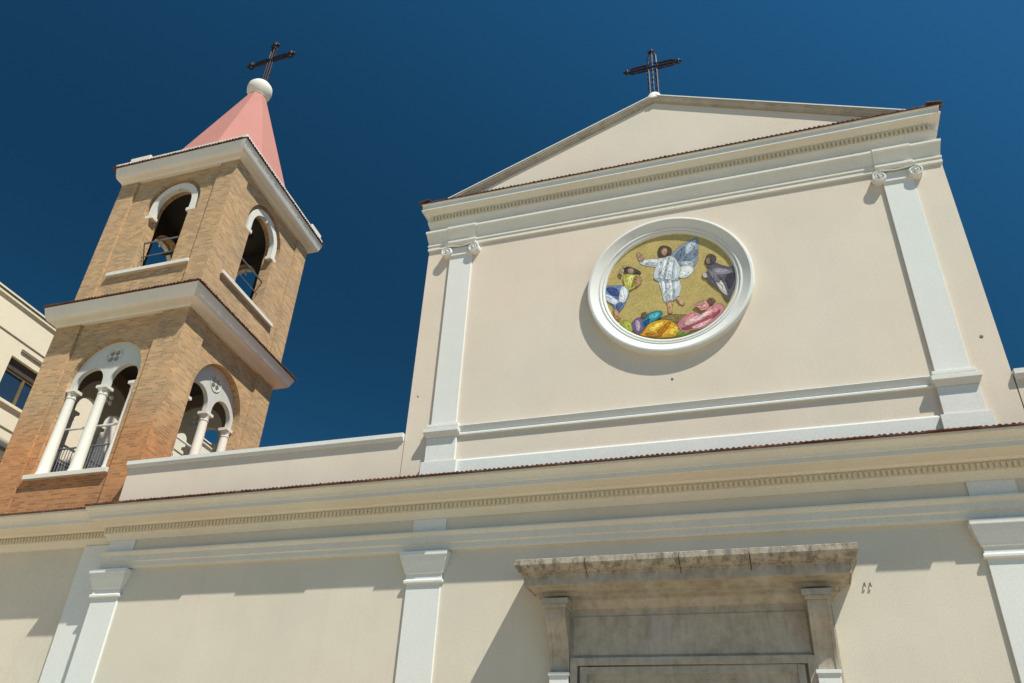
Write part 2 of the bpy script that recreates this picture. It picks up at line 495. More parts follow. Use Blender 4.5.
# lower
lo_prof = [(-0.02, 6.97), (0.04, 6.98), (0.07, 7.02), (0.11, 7.06), (0.17, 7.10), (0.17, 7.245), (0.22, 7.26), (0.25, 7.29), (0.30, 7.30), (0.50, 7.345), (0.515, 7.33), (0.53, 7.34), (0.53, 7.425), (0.545, 7.435), (0.55, 7.455),
           (0.565, 7.49), (0.60, 7.53), (0.635, 7.555), (0.65, 7.575), (0.65, 7.62), (-0.02, 7.64)]
XL = -12.99
ent_l = entab_sweep('lower_cornice', lo_prof, XL, LW + .9, 0.0, 0.55, M['cream'], church, ret=0.9)
la_prof = [(-0.02, 6.32), (0.06, 6.32), (0.07, 6.36), (0.07, 6.45), (0.10, 6.47), (0.10, 6.60), (0.13, 6.62), (0.15, 6.66), (0.15, 6.69), (-0.02, 6.70)]
b = MB(); b.sweep(la_prof, [(-12.99, 0, 0, -1), (LW + .9, 0, 0, -1)]); b.build('architrave', M['cream'], church)
b = MB()
n = 300
b.box(XL - .1, LW + .9, -0.176, -0.163, 7.105, 7.24)
x0, x1 = XL - 0.08, LW + 0.9
for i in range(n):
    x = x0 + (i + 0.5) * (x1 - x0) / n
    b.box(x - 0.027, x + 0.027, -0.205, -0.165, 7.125, 7.222)
b.build('dentil_band', M['dentil'], ent_l)
b = MB()
b.box(XL - .37, LW + 1.5, -0.692, 0.02, 7.622, 7.645)
for (xa, xb, e) in ((-11.9, -9.55, .725), (-8.2, -6.55, .715), (-5.0, -4.2, .72), (2.2, 3.3, .722), (4.1, 4.9, .735)): b.box(xa, xb, -e, -0.3, 7.626, 7.642)
tile_row(b, XL - .39, LW + 1.5, 0.69, 7.64, 0.75, 0.13, 0.095, 0.036, lambda u, d, z: (u, -d, z))
b.build('tile_edge', M['tile'], ent_l)
b = MB()     # raised plates along the cornice where the render has been patched
for (xa, xb) in ((-13.85, -13.25), (-12.4, -9.2), (-6.0, -1.9), (-1.8, 2.6), (3.4, 7.0)):
    pass

# side strip pilaster and the bell tower's base wing
b = MB(); b.box(-13.87, -LW, 0.165, 0.5, 0, 6.972); b.build('edge_pilaster', M['white'], church)
b = MB(); b.box(-18.35, -LW, 0.252, 4.6, 0, 7.32); b.build('wing_wall', M['wall_lower'], church)
b = MB(); b.sweep([(p * 1.18, z - 0.004) for p, z in lo_prof], [(-18.35, 4.6, -1, 0), (-18.35, 0.25, -1, -1), (XL - .02, 0.25, 0, -1)])
wc = b.build('wing_cornice', M['cream'], church)
b = MB()
n = 56
b.box(-18.5, XL - .15, 0.25 - .215, 0.25 - .195, 7.101, 7.236)
for i in range(n):
    x = -18.4 + (i + 0.5) * 5.3 / n
    b.box(x - 0.027, x + 0.027, 0.25 - 0.245, 0.25 - 0.19, 7.121, 7.218)
b.build('dentil_band', M['dentil'], wc)
b = MB()
b.box(-19.05, XL - .37, -0.55, 0.22, 7.618, 7.638)
tile_row(b, -19.05, XL - .39, 0.545, 7.632, 0.76, 0.12, 0.095, 0.036, lambda u, d, z: (u, -d, z))
b.build('tile_edge', M['tile'], wc)

# ---- parapets
for sx in (-1, 1):
    xa, xb = sorted((sx * 13.14, sx * 5.83))
    b = MB(); b.box(xa, xb, 0.0, 0.235, 7.64, 8.80)
    pw = b.build('parapet', M['wall_upper'], church)
    pr = [(0, 8.78), (0.03, 8.785), (0.05, 8.83), (0.09, 8.86), (0.09, 8.955), (-0.28, 8.985), (-0.28, 8.78)]
    b = MB()
    if sx < 0: b.sweep(pr, [(xa - 0.03, 0.0, 0, -1), (xb, 0.0, 0, -1)])
    else: b.sweep(pr, [(xa, 0.0, 0, -1), (xb + 0.03, 0.0, 0, -1)])
    b.build('coping', M['white'], pw)

# ---- upper storey trim
b = MB()
sp = [(0, 8.765), (0.03, 8.77), (0.05, 8.785), (0.05, 8.82), (0.03, 8.835), (0.02, 8.85), (0.02, 8.87), (0.035, 8.90), (0.06, 8.95), (0.075, 8.985), (0.07, 8.995), (0, 9.03)]
b.sweep(sp, [(-4.56, 0, 0, -1), (4.56, 0, 0, -1)])
b.build('string_course', M['white'], church)
b = MB(); b.sweep([(0, 7.64), (0.045, 7.64), (0.045, 8.19), (0.03, 8.225), (0, 8.235)], [(-4.575, 0, 0, -1), (4.575, 0, 0, -1)])
b.build('base_band', M['white'], church)

def spiral(cx, y, cz, sx, r0=0.145, turns=2.0, n=44):
    pts = []
    for i in range(n + 1):
        t = i / n
        a = pi / 2 - sx * 2 * pi * turns * t
        r = r0 * (1 - t) ** 0.85 + 0.02
        pts.append((cx + r * cos(a), y, cz + r * sin(a)))
    return pts
for cx in (-4.91, 4.91):
    b = MB(); b.box(cx - .29, cx + .29, -0.055, 0.004, 9.08, 13.93)
    pil = b.build('upper_pilaster', M['white'], church, bevel=0.006)
    b = MB()   # pedestal
    b.box(cx - .335, cx + .335, -0.09, 0, 8.20, 8.74)
    b.box(cx - .40, cx + .40, -0.12, 0, 7.64, 8.197)
    pp = [(0, 8.74), (0.10, 8.745), (0.12, 8.78), (0.17, 8.82), (0.19, 8.85), (0.19, 8.93), (0.09, 8.945), (0.08, 8.97), (0.11, 9.0), (0.11, 9.06), (0.06, 9.085), (0, 9.085)]
    b.sweep(pp, [(cx - .295, 0, -.55, 0), (cx - .295, 0, -.55, -1), (cx + .295, 0, .55, -1), (cx + .295, 0, .55, 0)])
    b.build('pedestal', M['white'], pil, bevel=0.004)
    b = MB()   # ionic capital
    b.box(cx - .30, cx + .30, -0.09, 0, 13.66, 13.90)
    b.sweep([(0, 13.925), (0.15, 13.93), (0.17, 13.95), (0.18, 13.975), (0, 13.98)], [(cx - .31, 0, -.45, 0), (cx - .31, 0, -.45, -1), (cx + .31, 0, .45, -1), (cx + .31, 0, .45, 0)])
    for sx in (-1, 1):
        vx = cx + sx * .345
        b.lathe([(0.145, 0.0), (0.145, -0.06), (0.135, -0.13), (0.125, -0.15), (0.02, -0.135)], vx, 0.0, 13.775, 'y', 24)
        b.tube(spiral(vx, -0.15, 13.775, sx, 0.118), [0.024 * (1 - 0.5 * i / 44) for i in range(45)], 6)
        b.ball((vx, -0.155, 13.775), 0.035, 0.035, 6)
        b.tube([(vx - sx * .02, -0.15, 13.925), (cx + sx * .12, -0.14, 13.905), (cx, -0.135, 13.895)], 0.022, 6)
    b.build('capital', M['white'], pil, 40)

# ---- lower pilasters
for cx in (-12.595, -4.99, 4.99, 12.595):
    b = MB(); b.box(cx - .355, cx + .355, -0.05, 0.004, 0.9, 6.28)
    pil = b.build('lower_pilaster', M['white'], church, bevel=0.006)
    b = MB(); b.box(cx - .45, cx + .45, -0.12, 0, 0, 0.85); b.box(cx - .40, cx + .40, -0.09, 0, .85, 1.0)
    b.build('base', M['white'], pil)
    cp = [(0, 5.69), (0.08, 5.69), (0.095, 5.71), (0.095, 5.75), (0.08, 5.77), (0.062, 5.775), (0.062, 5.885), (0.09, 5.89), (0.10, 5.93), (0.13, 6.01), (0.165, 6.10), (0.185, 6.17), (0.19, 6.20), (0.205, 6.205), (0.205, 6.285), (0, 6.295)]
    b = MB(); b.sweep(cp, [(cx - .32, 0, -.88, 0), (cx - .32, 0, -.88, -1), (cx + .32, 0, .88, -1), (cx + .32, 0, .88, 0)])
    b.build('capital', M['white'], pil, bevel=0.004)
    b = MB(); b.box(cx - .355, cx + .355, -0.035, 0, 6.70, 6.975)
    b.build('entablature_block', M['white'], pil)

# ---- round mosaic in its moulded ring
ZC = 11.88; XC = 0.04
b = MB()
ring = [(1.765, 0.004), (1.765, -0.135), (1.755, -0.155), (1.73, -0.165), (1.70, -0.165), (1.685, -0.155), (1.53, -0.075), (1.515, -0.085), (1.49, -0.085), (1.475, -0.06), (1.455, -0.045), (1.445, -0.06), (1.425, -0.06), (1.41, -0.045), (1.395, -0.04), (1.385, 0.004)]
b.lathe(ring, XC, 0, ZC, 'y', 96, True)
med = b.build('medallion', M['white'], church, 30)

MOSAIC = [
    ([(-0.27,-0.855),(-0.07,-0.755),(0.14,-0.775),(0.33,-0.835),(0.23,-1.015),(-0.06,-0.995)], (0.2,0.15,0.05)),
    ([(0.09,0.765),(0.26,0.965),(0.47,1.085),(0.66,1.145),(0.67,0.915),(0.63,0.595),(0.55,0.385),(0.37,0.375),(0.23,0.515)], (0.26,0.31,0.38)),
    ([(0.17,0.755),(0.36,0.945),(0.43,0.865),(0.23,0.595)], (0.13,0.17,0.24)),
    ([(0.41,0.965),(0.62,1.105),(0.61,0.955),(0.42,0.735)], (0.42,0.48,0.56)),
    ([(0.37,0.685),(0.6,0.825),(0.62,0.665),(0.38,0.515)], (0.16,0.2,0.27)),
    ([(0.27,0.555),(0.48,0.525),(0.54,0.425),(0.37,0.395)], (0.4,0.45,0.52)),
    ([(0.24,0.405),(0.47,0.425),(0.52,0.265),(0.35,0.125),(0.22,0.175)], (0.62,0.64,0.62)),
    ([(-0.16,0.705),(-0.37,0.755),(-0.53,0.765),(-0.58,0.705),(-0.48,0.615),(-0.19,0.525)], (0.62,0.65,0.66)),
    ([(-0.22,0.625),(-0.4,0.675),(-0.45,0.625),(-0.22,0.545)], (0.36,0.4,0.44)),
    ([(-0.63,0.995),(-0.53,0.925),(-0.49,0.785),(-0.55,0.725),(-0.62,0.815)], (0.36,0.22,0.15)),
    ([(-0.19,0.705),(-0.06,0.785),(0.12,0.725),(0.21,0.565),(0.25,0.355),(0.2,0.135),(0.24,-0.085),(0.18,-0.305),(0.1,-0.395),(-0.06,-0.445),(-0.13,-0.355),(-0.16,-0.135),(-0.22,0.125),(-0.3,0.255),(-0.27,0.455),(-0.21,0.565)], (0.6,0.64,0.66)),
    ([(-0.15,0.585),(-0.11,0.585),(-0.16,0.235),(-0.22,0.185)], (0.38,0.43,0.48)),
    ([(0.01,0.665),(0.05,0.665),(-0.04,0.275),(-0.09,0.225)], (0.36,0.41,0.46)),
    ([(0.13,0.565),(0.16,0.525),(0.1,0.155),(0.06,0.165)], (0.36,0.41,0.47)),
    ([(-0.28,0.235),(-0.05,0.145),(0.18,0.145),(0.18,0.085),(-0.05,0.065),(-0.24,0.155)], (0.34,0.39,0.45)),
    ([(-0.09,0.035),(-0.05,0.025),(-0.04,-0.375),(-0.08,-0.385)], (0.38,0.43,0.48)),
    ([(0.07,0.035),(0.11,0.035),(0.11,-0.345),(0.07,-0.365)], (0.38,0.43,0.48)),
    ([(-0.15,0.115),(-0.1,0.085),(-0.1,-0.175),(-0.13,-0.195)], (0.74,0.76,0.75)),
    ([(0.01,0.065),(0.05,0.065),(0.05,-0.325),(0.0,-0.355)], (0.74,0.76,0.75)),
    ([(-0.08,0.655),(-0.02,0.685),(-0.09,0.355),(-0.13,0.295)], (0.74,0.77,0.76)),
    ([(-0.06,-0.445),(0.02,-0.455),(0.02,-0.645),(0.03,-0.715),(-0.05,-0.705),(-0.05,-0.595)], (0.5,0.28,0.15)),
    ([(0.13,-0.375),(0.19,-0.345),(0.28,-0.525),(0.23,-0.555),(0.16,-0.475)], (0.5,0.3,0.18)),
    ([(-0.18,0.905),(-0.15,1.025),(-0.07,1.065),(0.03,1.025),(0.1,0.935),(0.09,0.805),(0.02,0.775),(-0.09,0.755),(-0.16,0.785)], (0.09,0.05,0.03)),
    ([(-0.11,0.925),(-0.07,0.985),(-0.01,0.975),(0.01,0.885),(-0.03,0.805),(-0.08,0.815)], (0.4,0.24,0.16)),
    ([(-1.4,0.205),(-1.17,0.185),(-0.94,0.145),(-0.83,-0.015),(-0.89,-0.225),(-0.99,-0.425),(-1.1,-0.505),(-1.17,-0.345),(-1.28,-0.195),(-1.39,-0.075)], (0.16,0.24,0.44)),
    ([(-1.3,0.145),(-1.1,0.095),(-1.05,-0.105),(-1.23,-0.035)], (0.05,0.08,0.22)),
    ([(-1.38,0.015),(-1.2,-0.105),(-1.05,-0.285),(-1.16,-0.305),(-1.34,-0.145)], (0.55,0.6,0.68)),
    ([(-0.99,0.115),(-0.85,0.035),(-0.92,-0.255),(-1.05,-0.245)], (0.64,0.67,0.7)),
    ([(-1.11,-0.315),(-1.0,-0.295),(-1.08,-0.475)], (0.07,0.11,0.25)),
    ([(-0.94,0.375),(-0.81,0.455),(-0.64,0.395),(-0.59,0.215),(-0.72,0.055),(-0.85,0.015),(-0.92,0.155)], (0.52,0.48,0.09)),
    ([(-0.81,0.395),(-0.72,0.375),(-0.8,0.165),(-0.86,0.145)], (0.7,0.66,0.22)),
    ([(-0.7,0.345),(-0.65,0.295),(-0.74,0.105),(-0.78,0.115)], (0.26,0.22,0.04)),
    ([(-0.65,0.295),(-0.57,0.285),(-0.56,0.175),(-0.66,0.075),(-0.7,0.115)], (0.45,0.25,0.14)),
    ([(-0.94,0.585),(-0.83,0.635),(-0.69,0.555),(-0.6,0.475),(-0.58,0.395),(-0.7,0.405),(-0.84,0.455)], (0.07,0.05,0.04)),
    ([(-0.84,0.575),(-0.74,0.555),(-0.73,0.445),(-0.82,0.465)], (0.36,0.24,0.16)),
    ([(-1.17,-0.425),(-1.1,-0.495),(-1.08,-0.605),(-1.03,-0.695),(-1.13,-0.685),(-1.16,-0.565)], (0.5,0.27,0.13)),
    ([(0.79,0.405),(0.94,0.415),(1.07,0.315),(1.25,0.215),(1.37,0.245),(1.37,-0.055),(1.29,-0.295),(1.16,-0.605),(1.09,-0.545),(1.02,-0.355),(0.91,-0.225),(0.79,-0.035),(0.72,0.125),(0.85,0.225)], (0.1,0.09,0.11)),
    ([(0.9,0.225),(1.1,0.215),(1.28,0.095),(1.13,0.055),(0.92,0.105)], (0.24,0.22,0.26)),
    ([(0.95,-0.065),(1.06,-0.125),(1.14,-0.465),(1.06,-0.405),(0.98,-0.255)], (0.52,0.48,0.44)),
    ([(1.16,-0.015),(1.32,0.025),(1.27,-0.215),(1.18,-0.315)], (0.04,0.03,0.05)),
    ([(0.8,0.185),(0.88,0.225),(1.02,-0.075),(0.95,-0.105)], (0.17,0.15,0.18)),
    ([(0.71,0.165),(0.77,0.145),(0.78,0.045),(0.71,0.065)], (0.55,0.5,0.42)),
    ([(0.78,0.485),(0.83,0.605),(0.91,0.625),(0.99,0.545),(0.98,0.425),(0.89,0.365),(0.81,0.395)], (0.08,0.06,0.05)),
    ([(0.8,0.515),(0.86,0.525),(0.87,0.405),(0.81,0.395)], (0.26,0.17,0.12)),
    ([(-1.03,-0.795),(-0.9,-0.765),(-0.8,-0.895),(-0.82,-1.065),(-0.97,-0.945)], (0.35,0.38,0.06)),
    ([(-0.81,-0.875),(-0.69,-0.745),(-0.57,-0.795),(-0.54,-1.005),(-0.65,-1.135),(-0.75,-1.075)], (0.17,0.1,0.2)),
    ([(-0.73,-0.825),(-0.67,-0.815),(-0.64,-1.025),(-0.7,-1.055)], (0.42,0.33,0.44)),
    ([(-0.55,-0.755),(-0.39,-0.645),(-0.21,-0.645),(-0.19,-0.765),(-0.34,-0.875),(-0.49,-0.995),(-0.59,-0.925)], (0.02,0.22,0.27)),
    ([(-0.44,-0.715),(-0.25,-0.675),(-0.23,-0.735),(-0.41,-0.815)], (0.1,0.42,0.45)),
    ([(-0.55,-0.865),(-0.45,-0.815),(-0.48,-0.965),(-0.55,-0.945)], (0.02,0.06,0.2)),
    ([(-0.6,-0.665),(-0.53,-0.625),(-0.48,-0.705),(-0.53,-0.775),(-0.59,-0.755)], (0.14,0.08,0.05)),
    ([(-0.58,-1.105),(-0.45,-0.935),(-0.25,-0.875),(-0.06,-0.905),(0.13,-1.065),(0.27,-1.165),(0.17,-1.285),(-0.13,-1.305),(-0.46,-1.235),(-0.63,-1.165)], (0.72,0.36,0.02)),
    ([(-0.45,-1.025),(-0.2,-0.915),(-0.16,-0.955),(-0.39,-1.125)], (0.85,0.55,0.08)),
    ([(-0.29,-1.135),(-0.09,-0.965),(-0.03,-1.005),(-0.22,-1.235)], (0.45,0.18,0.01)),
    ([(-0.08,-1.195),(0.05,-1.075),(0.12,-1.115),(0.02,-1.275)], (0.85,0.52,0.06)),
    ([(-0.53,-1.165),(-0.41,-1.145),(-0.22,-1.255),(-0.42,-1.245)], (0.4,0.17,0.02)),
    ([(0.12,-1.225),(0.37,-1.175),(0.28,-1.285),(0.11,-1.305)], (0.14,0.27,0.05)),
    ([(0.12,-1.025),(0.29,-0.845),(0.48,-0.795),(0.58,-0.865),(0.78,-0.715),(0.97,-0.665),(1.04,-0.815),(0.85,-1.045),(0.6,-1.195),(0.35,-1.215),(0.2,-1.215)], (0.58,0.22,0.24)),
    ([(0.27,-0.995),(0.57,-0.875),(0.79,-0.785),(0.81,-0.845),(0.58,-0.985),(0.32,-1.085)], (0.74,0.45,0.45)),
    ([(0.22,-1.125),(0.56,-1.035),(0.85,-0.885),(0.95,-0.815),(0.9,-0.935),(0.6,-1.115),(0.31,-1.185)], (0.3,0.07,0.09)),
    ([(0.41,-1.135),(0.7,-1.035),(0.8,-0.995),(0.62,-1.155),(0.45,-1.185)], (0.72,0.42,0.42)),
    ([(0.48,-0.625),(0.65,-0.535),(0.74,-0.605),(0.75,-0.735),(0.61,-0.775),(0.56,-0.705)], (0.6,0.26,0.26)),
    ([(0.57,-0.575),(0.65,-0.545),(0.66,-0.625),(0.59,-0.645)], (0.48,0.28,0.18)),
    ([(0.74,-0.555),(0.79,-0.505),(0.86,-0.525),(0.89,-0.605),(0.84,-0.655),(0.77,-0.645)], (0.16,0.08,0.05)),
    ([(-1.03,0.535),(-0.95,0.635),(-0.83,0.655),(-0.94,0.585),(-0.96,0.425)], (0.42,0.34,0.2)),
]


def smooth_poly(p, n=5):
    out = []; k = len(p)
    for i in range(k):
        a, b_, c, d = (Vector(p[(i + j) % k]) for j in (-1, 0, 1, 2))
        for j in range(n):
            t = j / n
            out.append(0.5 * ((2 * b_) + (c - a) * t + (2 * a - 5 * b_ + 4 * c - d) * t * t + (3 * b_ - a - 3 * c + d) * t ** 3))
    return out
def folds(p, col, rnd):
    area = 0.5 * abs(sum(p[i][0] * p[i - 1][1] - p[i - 1][0] * p[i][1] for i in range(len(p))))
    if area < 0.012: return []
    c = Vector((sum(q[0] for q in p) / len(p), sum(q[1] for q in p) / len(p)))
    far = max(p, key=lambda q: (Vector(q) - c).length)
    ax = (Vector(far) - c).normalized()
    out = []
    for _ in range(int(7 + area * 190)):
        q = Vector(p[rnd.randrange(len(p))]); s_ = c + (q - c) * rnd.uniform(0.0, 0.82)
        e_ = s_ + ax * rnd.uniform(-.14, .14) + Vector((rnd.uniform(-.03, .03), rnd.uniform(-.03, .03)))
        if (e_ - c).length > (q - c).length * .9: e_ = c + (e_ - c) * 0.7
        d_ = e_ - s_
        if d_.length < 0.03: continue
        nn = Vector((-d_.y, d_.x)).normalized() * rnd.uniform(.005, .013)
        m_ = (s_ + e_) / 2 + nn * rnd.uniform(-.6, .6)
        k = rnd.choice((0.35, 0.45, 0.6, 1.35, 1.55))
        out.append(([tuple(s_), tuple(m_ + nn), tuple(e_), tuple(m_ - nn)], tuple(min(.85, v * k) for v in col)))
    return out
rnd = random.Random(5)
EXTRA = []
for p, col in MOSAIC:
    c_ = (sum(q[0] for q in p) / len(p), sum(q[1] for q in p) / len(p))
    ar_ = 0.5 * abs(sum(p[i][0] * p[i - 1][1] - p[i - 1][0] * p[i][1] for i in range(len(p))))
    def rs(k, dx=0, dz=0): return [(c_[0] + (x - c_[0]) * k + dx, c_[1] + (z - c_[1]) * k + dz) for x, z in p]
    g_ = 0.013 / max(0.05, ar_ ** 0.5)
    EXTRA.append((rs(1 + g_), tuple(v * 0.38 for v in col)))
    EXTRA.append((p, tuple(v * 0.88 for v in col)))
    if ar_ > 0.008: EXTRA.append((rs(0.70, .018, .02), tuple(min(.85, v * 1.14) for v in col)))
    EXTRA += folds(p, col, rnd)
bm = bmesh.new()
cl = bm.loops.layers.float_color.new('tessera')
def mface(pts, y, col):
    vs = [bm.verts.new((XC + p[0], y, ZC + p[1])) for p in pts]
    f = bm.faces.new(vs); f.normal_update()
    if f.normal.y > 0: f.normal_flip()
    for l in f.loops: l[cl] = (*col, 1)
    return f
mface([(1.39 * cos(2 * pi * i / 96), 1.39 * sin(2 * pi * i / 96)) for i in range(96)], -0.006, (0.45, 0.345, 0.12))
for i, (p, col) in enumerate(EXTRA):
    q = smooth_poly([(x * 1.035, z * 1.02) for x, z in p])
    q = [v if v.length < 1.383 else v * (1.383 / v.length) for v in q]
    mface(q, -0.0068 - 0.00003 * i, col)
bmesh.ops.triangulate(bm, faces=bm.faces)
me = bpy.data.meshes.new('mosaic'); bm.to_mesh(me); bm.free()
mo = bpy.data.objects.new('mosaic', me); COL.objects.link(mo); me.materials.append(M['mosaic']); mo.parent = med

# ---- portal
PX = -0.085
b = MB(); b.box(PX - 2.34, PX + 2.34, -0.06, 0.0, 0.15, 5.05)
portal = b.build('portal', M['stone'], church, bevel=0.008)
HB = 2.28
hp = [(-0.02, 5.04), (0.04, 5.04), (0.04, 5.085), (0.075, 5.095), (0.11, 5.15), (0.16, 5.20), (0.20, 5.215), (0.20, 5.265), (0.29, 5.28), (0.31, 5.27), (0.33, 5.275), (0.33, 5.325), (0.43, 5.345), (0.44, 5.385), (0.55, 5.405), (0.56, 5.39), (0.59, 5.395), (0.59, 5.555), (0.62, 5.56), (0.62, 5.595), (0.69, 5.61), (0.74, 5.66), (0.77, 5.70), (0.78, 5.71), (0.78, 5.80), (0.75, 5.815), (-0.02, 5.86)]
b = MB(); b.sweep(hp, [(PX - HB, 0.0, -.69, 0), (PX - HB, -0.06, -.69, -1), (PX + HB, -0.06, .69, -1), (PX + HB, 0.0, .69, 0)])
hood = b.build('hood', M['stone'], portal)
cuts = []
for x in (-1.55, 0.05, 1.18):
    q = MB(); q.box(PX + x - .006, PX + x + .006, -1.2, -0.42, 5.50, 6.0); cuts.append(q.build('cut', None))
boolean(hood, cuts)
if not hood.data.materials: hood.data.materials.append(M['stone'])
b = MB(); b.box(PX - 1.99, PX + 1.99, -0.10, -0.055, 4.29, 5.045); b.box(PX - 1.93, PX + 1.93, -0.118, -0.09, 4.33, 4.97)
b.build('frieze_panel', M['stone'], portal, bevel=0.01)
def bracket_profile():
    pts = []
    n = 22
    for i in range(n + 1):
        t = i / n; z = 5.05 - t * 0.99
        y = -(0.135 + 0.33 * (1 - t) ** 1.25 + (0.05 * sin(pi * t / 0.4) if t < 0.4 else -0.02 * sin(pi * (t - .4) / .6)))
        pts.append((y, z))
    return [(-0.05, 5.05)] + pts + [(-0.05, 4.06)]
for cx in (PX - 2.15, PX + 2.13):
    b = MB(); b.prism(bracket_profile(), cx - .165, cx + .165, 'x')
    for s in (-1, 1):
        b.prism([(y - 0.012 if y < -0.06 else y, z) for y, z in bracket_profile()], cx + s * .145 - .026, cx + s * .145 + .026, 'x')
    b.box(cx - .20, cx + .20, -0.53, -0.05, 5.052, 5.11); b.box(cx - .235, cx + .235, -0.56, -0.05, 5.113, 5.20)
    b.build('bracket', M['stone'], portal, bevel=0.005)
    b = MB(); b.box(cx - .165, cx + .165, -0.21, 0, 0.1, 4.0); b.box(cx - .185, cx + .185, -0.235, 0, 4.0, 4.055)
    b.build('jamb_pilaster', M['white'], portal, bevel=0.006)
b = MB()
for (hw, top, y) in ((1.965, 4.285, -0.17), (1.80, 4.15, -0.145), (1.70, 4.07, -0.115), (1.62, 3.99, -0.085)):
    ih, it = hw - 0.12, top - 0.12
    b.box(PX - hw, PX - ih, y, -0.058, 0.12, top); b.box(PX + ih, PX + hw, y, -0.058, 0.12, top)
    b.box(PX - ih, PX + ih, y, -0.058, it, top)
b.build('door_frame', M['stone'], portal, bevel=0.006)
b = MB(); b.box(PX - 1.5, PX + 1.5, -0.075, -0.05, 0.15, 3.87)
for s in (-1, 1):
    for z in (0.4, 1.6, 2.8): b.box(PX + s * .75 - .55, PX + s * .75 + .55, -0.09, -0.07, z, z + .95)
b.build('door', M['wood'], portal, bevel=0.008)
b = MB()
for k in range(3): b.box(PX - 3.2 - k * .35, PX + 3.2 + k * .35, -0.9 - k * .35, -0.001 - k * .002, 0, 0.42 - k * .14)
b.build('steps', M['stone'], church)

# ---- small fixings on the stucco
for (x, z) in ((2.80, 5.37), (2.885, 5.365)):
    b = MB(); b.tube([(x, 0.01, z + .03), (x, -0.025, z + .025), (x, -0.035, z), (x + .008, -0.025, z - .035)], 0.011, 6)
    b.build('wall_hook', M['groove'], church)
for (x, z, r) in ((-0.03, 9.57, .026), (4.98 + .55, 9.72, .032), (-5.62, 9.86, .018)):
    b = MB(); b.lathe([(r, 0.0), (r, -0.008), (r * .5, -0.012)], x, 0.004, z, 'y', 10)
    b.build('wall_plug', M['groove'], church)

# ---- cross on the gable
def iron_cross(name, parent, cx, cy, z0, z1, zarm, half, wid, rot=0.0, tip=0.09, fat=1.0):
    R_ = Matrix.Rotation(rot, 3, 'Z')
    def fn(x, y, z):
        v = R_ @ Vector((x, y, 0)); return (cx + v.x, cy + v.y, z)
    b = MB(fn); r = 0.022 * fat; h = wid / 2
    for s in (-1, 1):
        b.tube([(s * h, 0, z0), (s * h, 0, zarm - h), ], r, 6)
        b.tube([(s * h, 0, zarm + h), (s * h, 0, z1 - 2 * h), (s * h * .6, 0, z1 - h * .7), (0, 0, z1)], r, 6)
        for q in (-1, 1):
            b.tube([(q * h, 0, zarm + s * h), (q * (half - 2 * h), 0, zarm + s * h), (q * (half - h * .7), 0, zarm + s * h * .6), (q * half, 0, zarm)], r, 6)
    b.tube([(0, 0, z0 - .05), (0, 0, z1 - .1)], 0.014 * fat * fat, 6)
    b.tube([(-half + .1, 0, zarm), (half - .1, 0, zarm)], 0.03 * fat, 6)
    # scrolls and leaves along the bars
    def curl(x, z, a, rr=0.05):
        b.tube([(x + rr * cos(a + t * .7) * (1 - t * .08), 0, z + rr * sin(a + t * .7) * (1 - t * .08)) for t in range(8)], 0.013, 5)
    zz = z0 + 0.12
    while zz < zarm - 0.2:
        for s in (-1, 1): curl(s * h, zz, random.random() * 6, .06)
        b.ball((0, 0, zz + .1), 0.03, 0.05, 4); zz += 0.2
    xx = 0.2
    while xx < half - .08:
        for q in (-1, 1):
            for s in (-1, 1): curl(q * xx, zarm + s * h, random.random() * 6, .045)
        xx += 0.16
    for s in (-1, 1): curl(s * h, zarm + .33, s, .05)
    for (x, z) in ((-half, zarm), (half, zarm), (0, z1)):
        b.ball((x, 0, z), tip * .55, tip * .55, 5)
        for a in (0, 90, 180, 270): b.ball((x + tip * .6 * cos(radians(a)), 0, z + tip * .6 * sin(radians(a))), tip * .33, None, 4)
    b.tube([(0.15 * cos(t * pi / 8), 0, zarm + 0.15 * sin(t * pi / 8)) for t in range(16)], 0.02, 6, True)
    return b.build(name, M['iron'], parent, 50)
iron_cross('cross', church, 0.0, 0.12, 18.02, 19.78, 19.16, 0.68, 0.21, 0.0, 0.11, 1.25)

# ------------------------------------------------------------------ bell tower
tower = thing('bell_tower', (0, 0, 0), 'tan brick bell tower with two arched belfry storeys, pink spire, white ball and iron cross', 'bell tower')
SK = tan(radians(-4))
TWX, TWY = 4.72, 4.70
XO = 0.0
def skew(x, y, z): return (-13.13 + XO + x + SK * y, 0.25 + y, z)
# local frame of the four faces: origin, run direction, outward normal
FACES = [((-TWX, 0), (1, 0), (0, -1), TWX), ((0, 0), (0, 1), (1, 0), TWY), ((0, TWY), (-1, 0), (0, 1), TWX), ((-TWX, TWY), (0, -1), (-1, 0), TWY)]
def face_fn(k, skewed=True):
    (ox, oy), (ux, uy), (nx, ny), L = FACES[k]
    def fn(u, d, z):       # u along the face, d outward, z up
        x, y = ox + ux * u + nx * d, oy + uy * u + ny * d
        return skew(x, y, z) if skewed else (x, y, z)
    return fn
REC = 0.075     # panels lie this far behind the corner piers
WT = 0.42

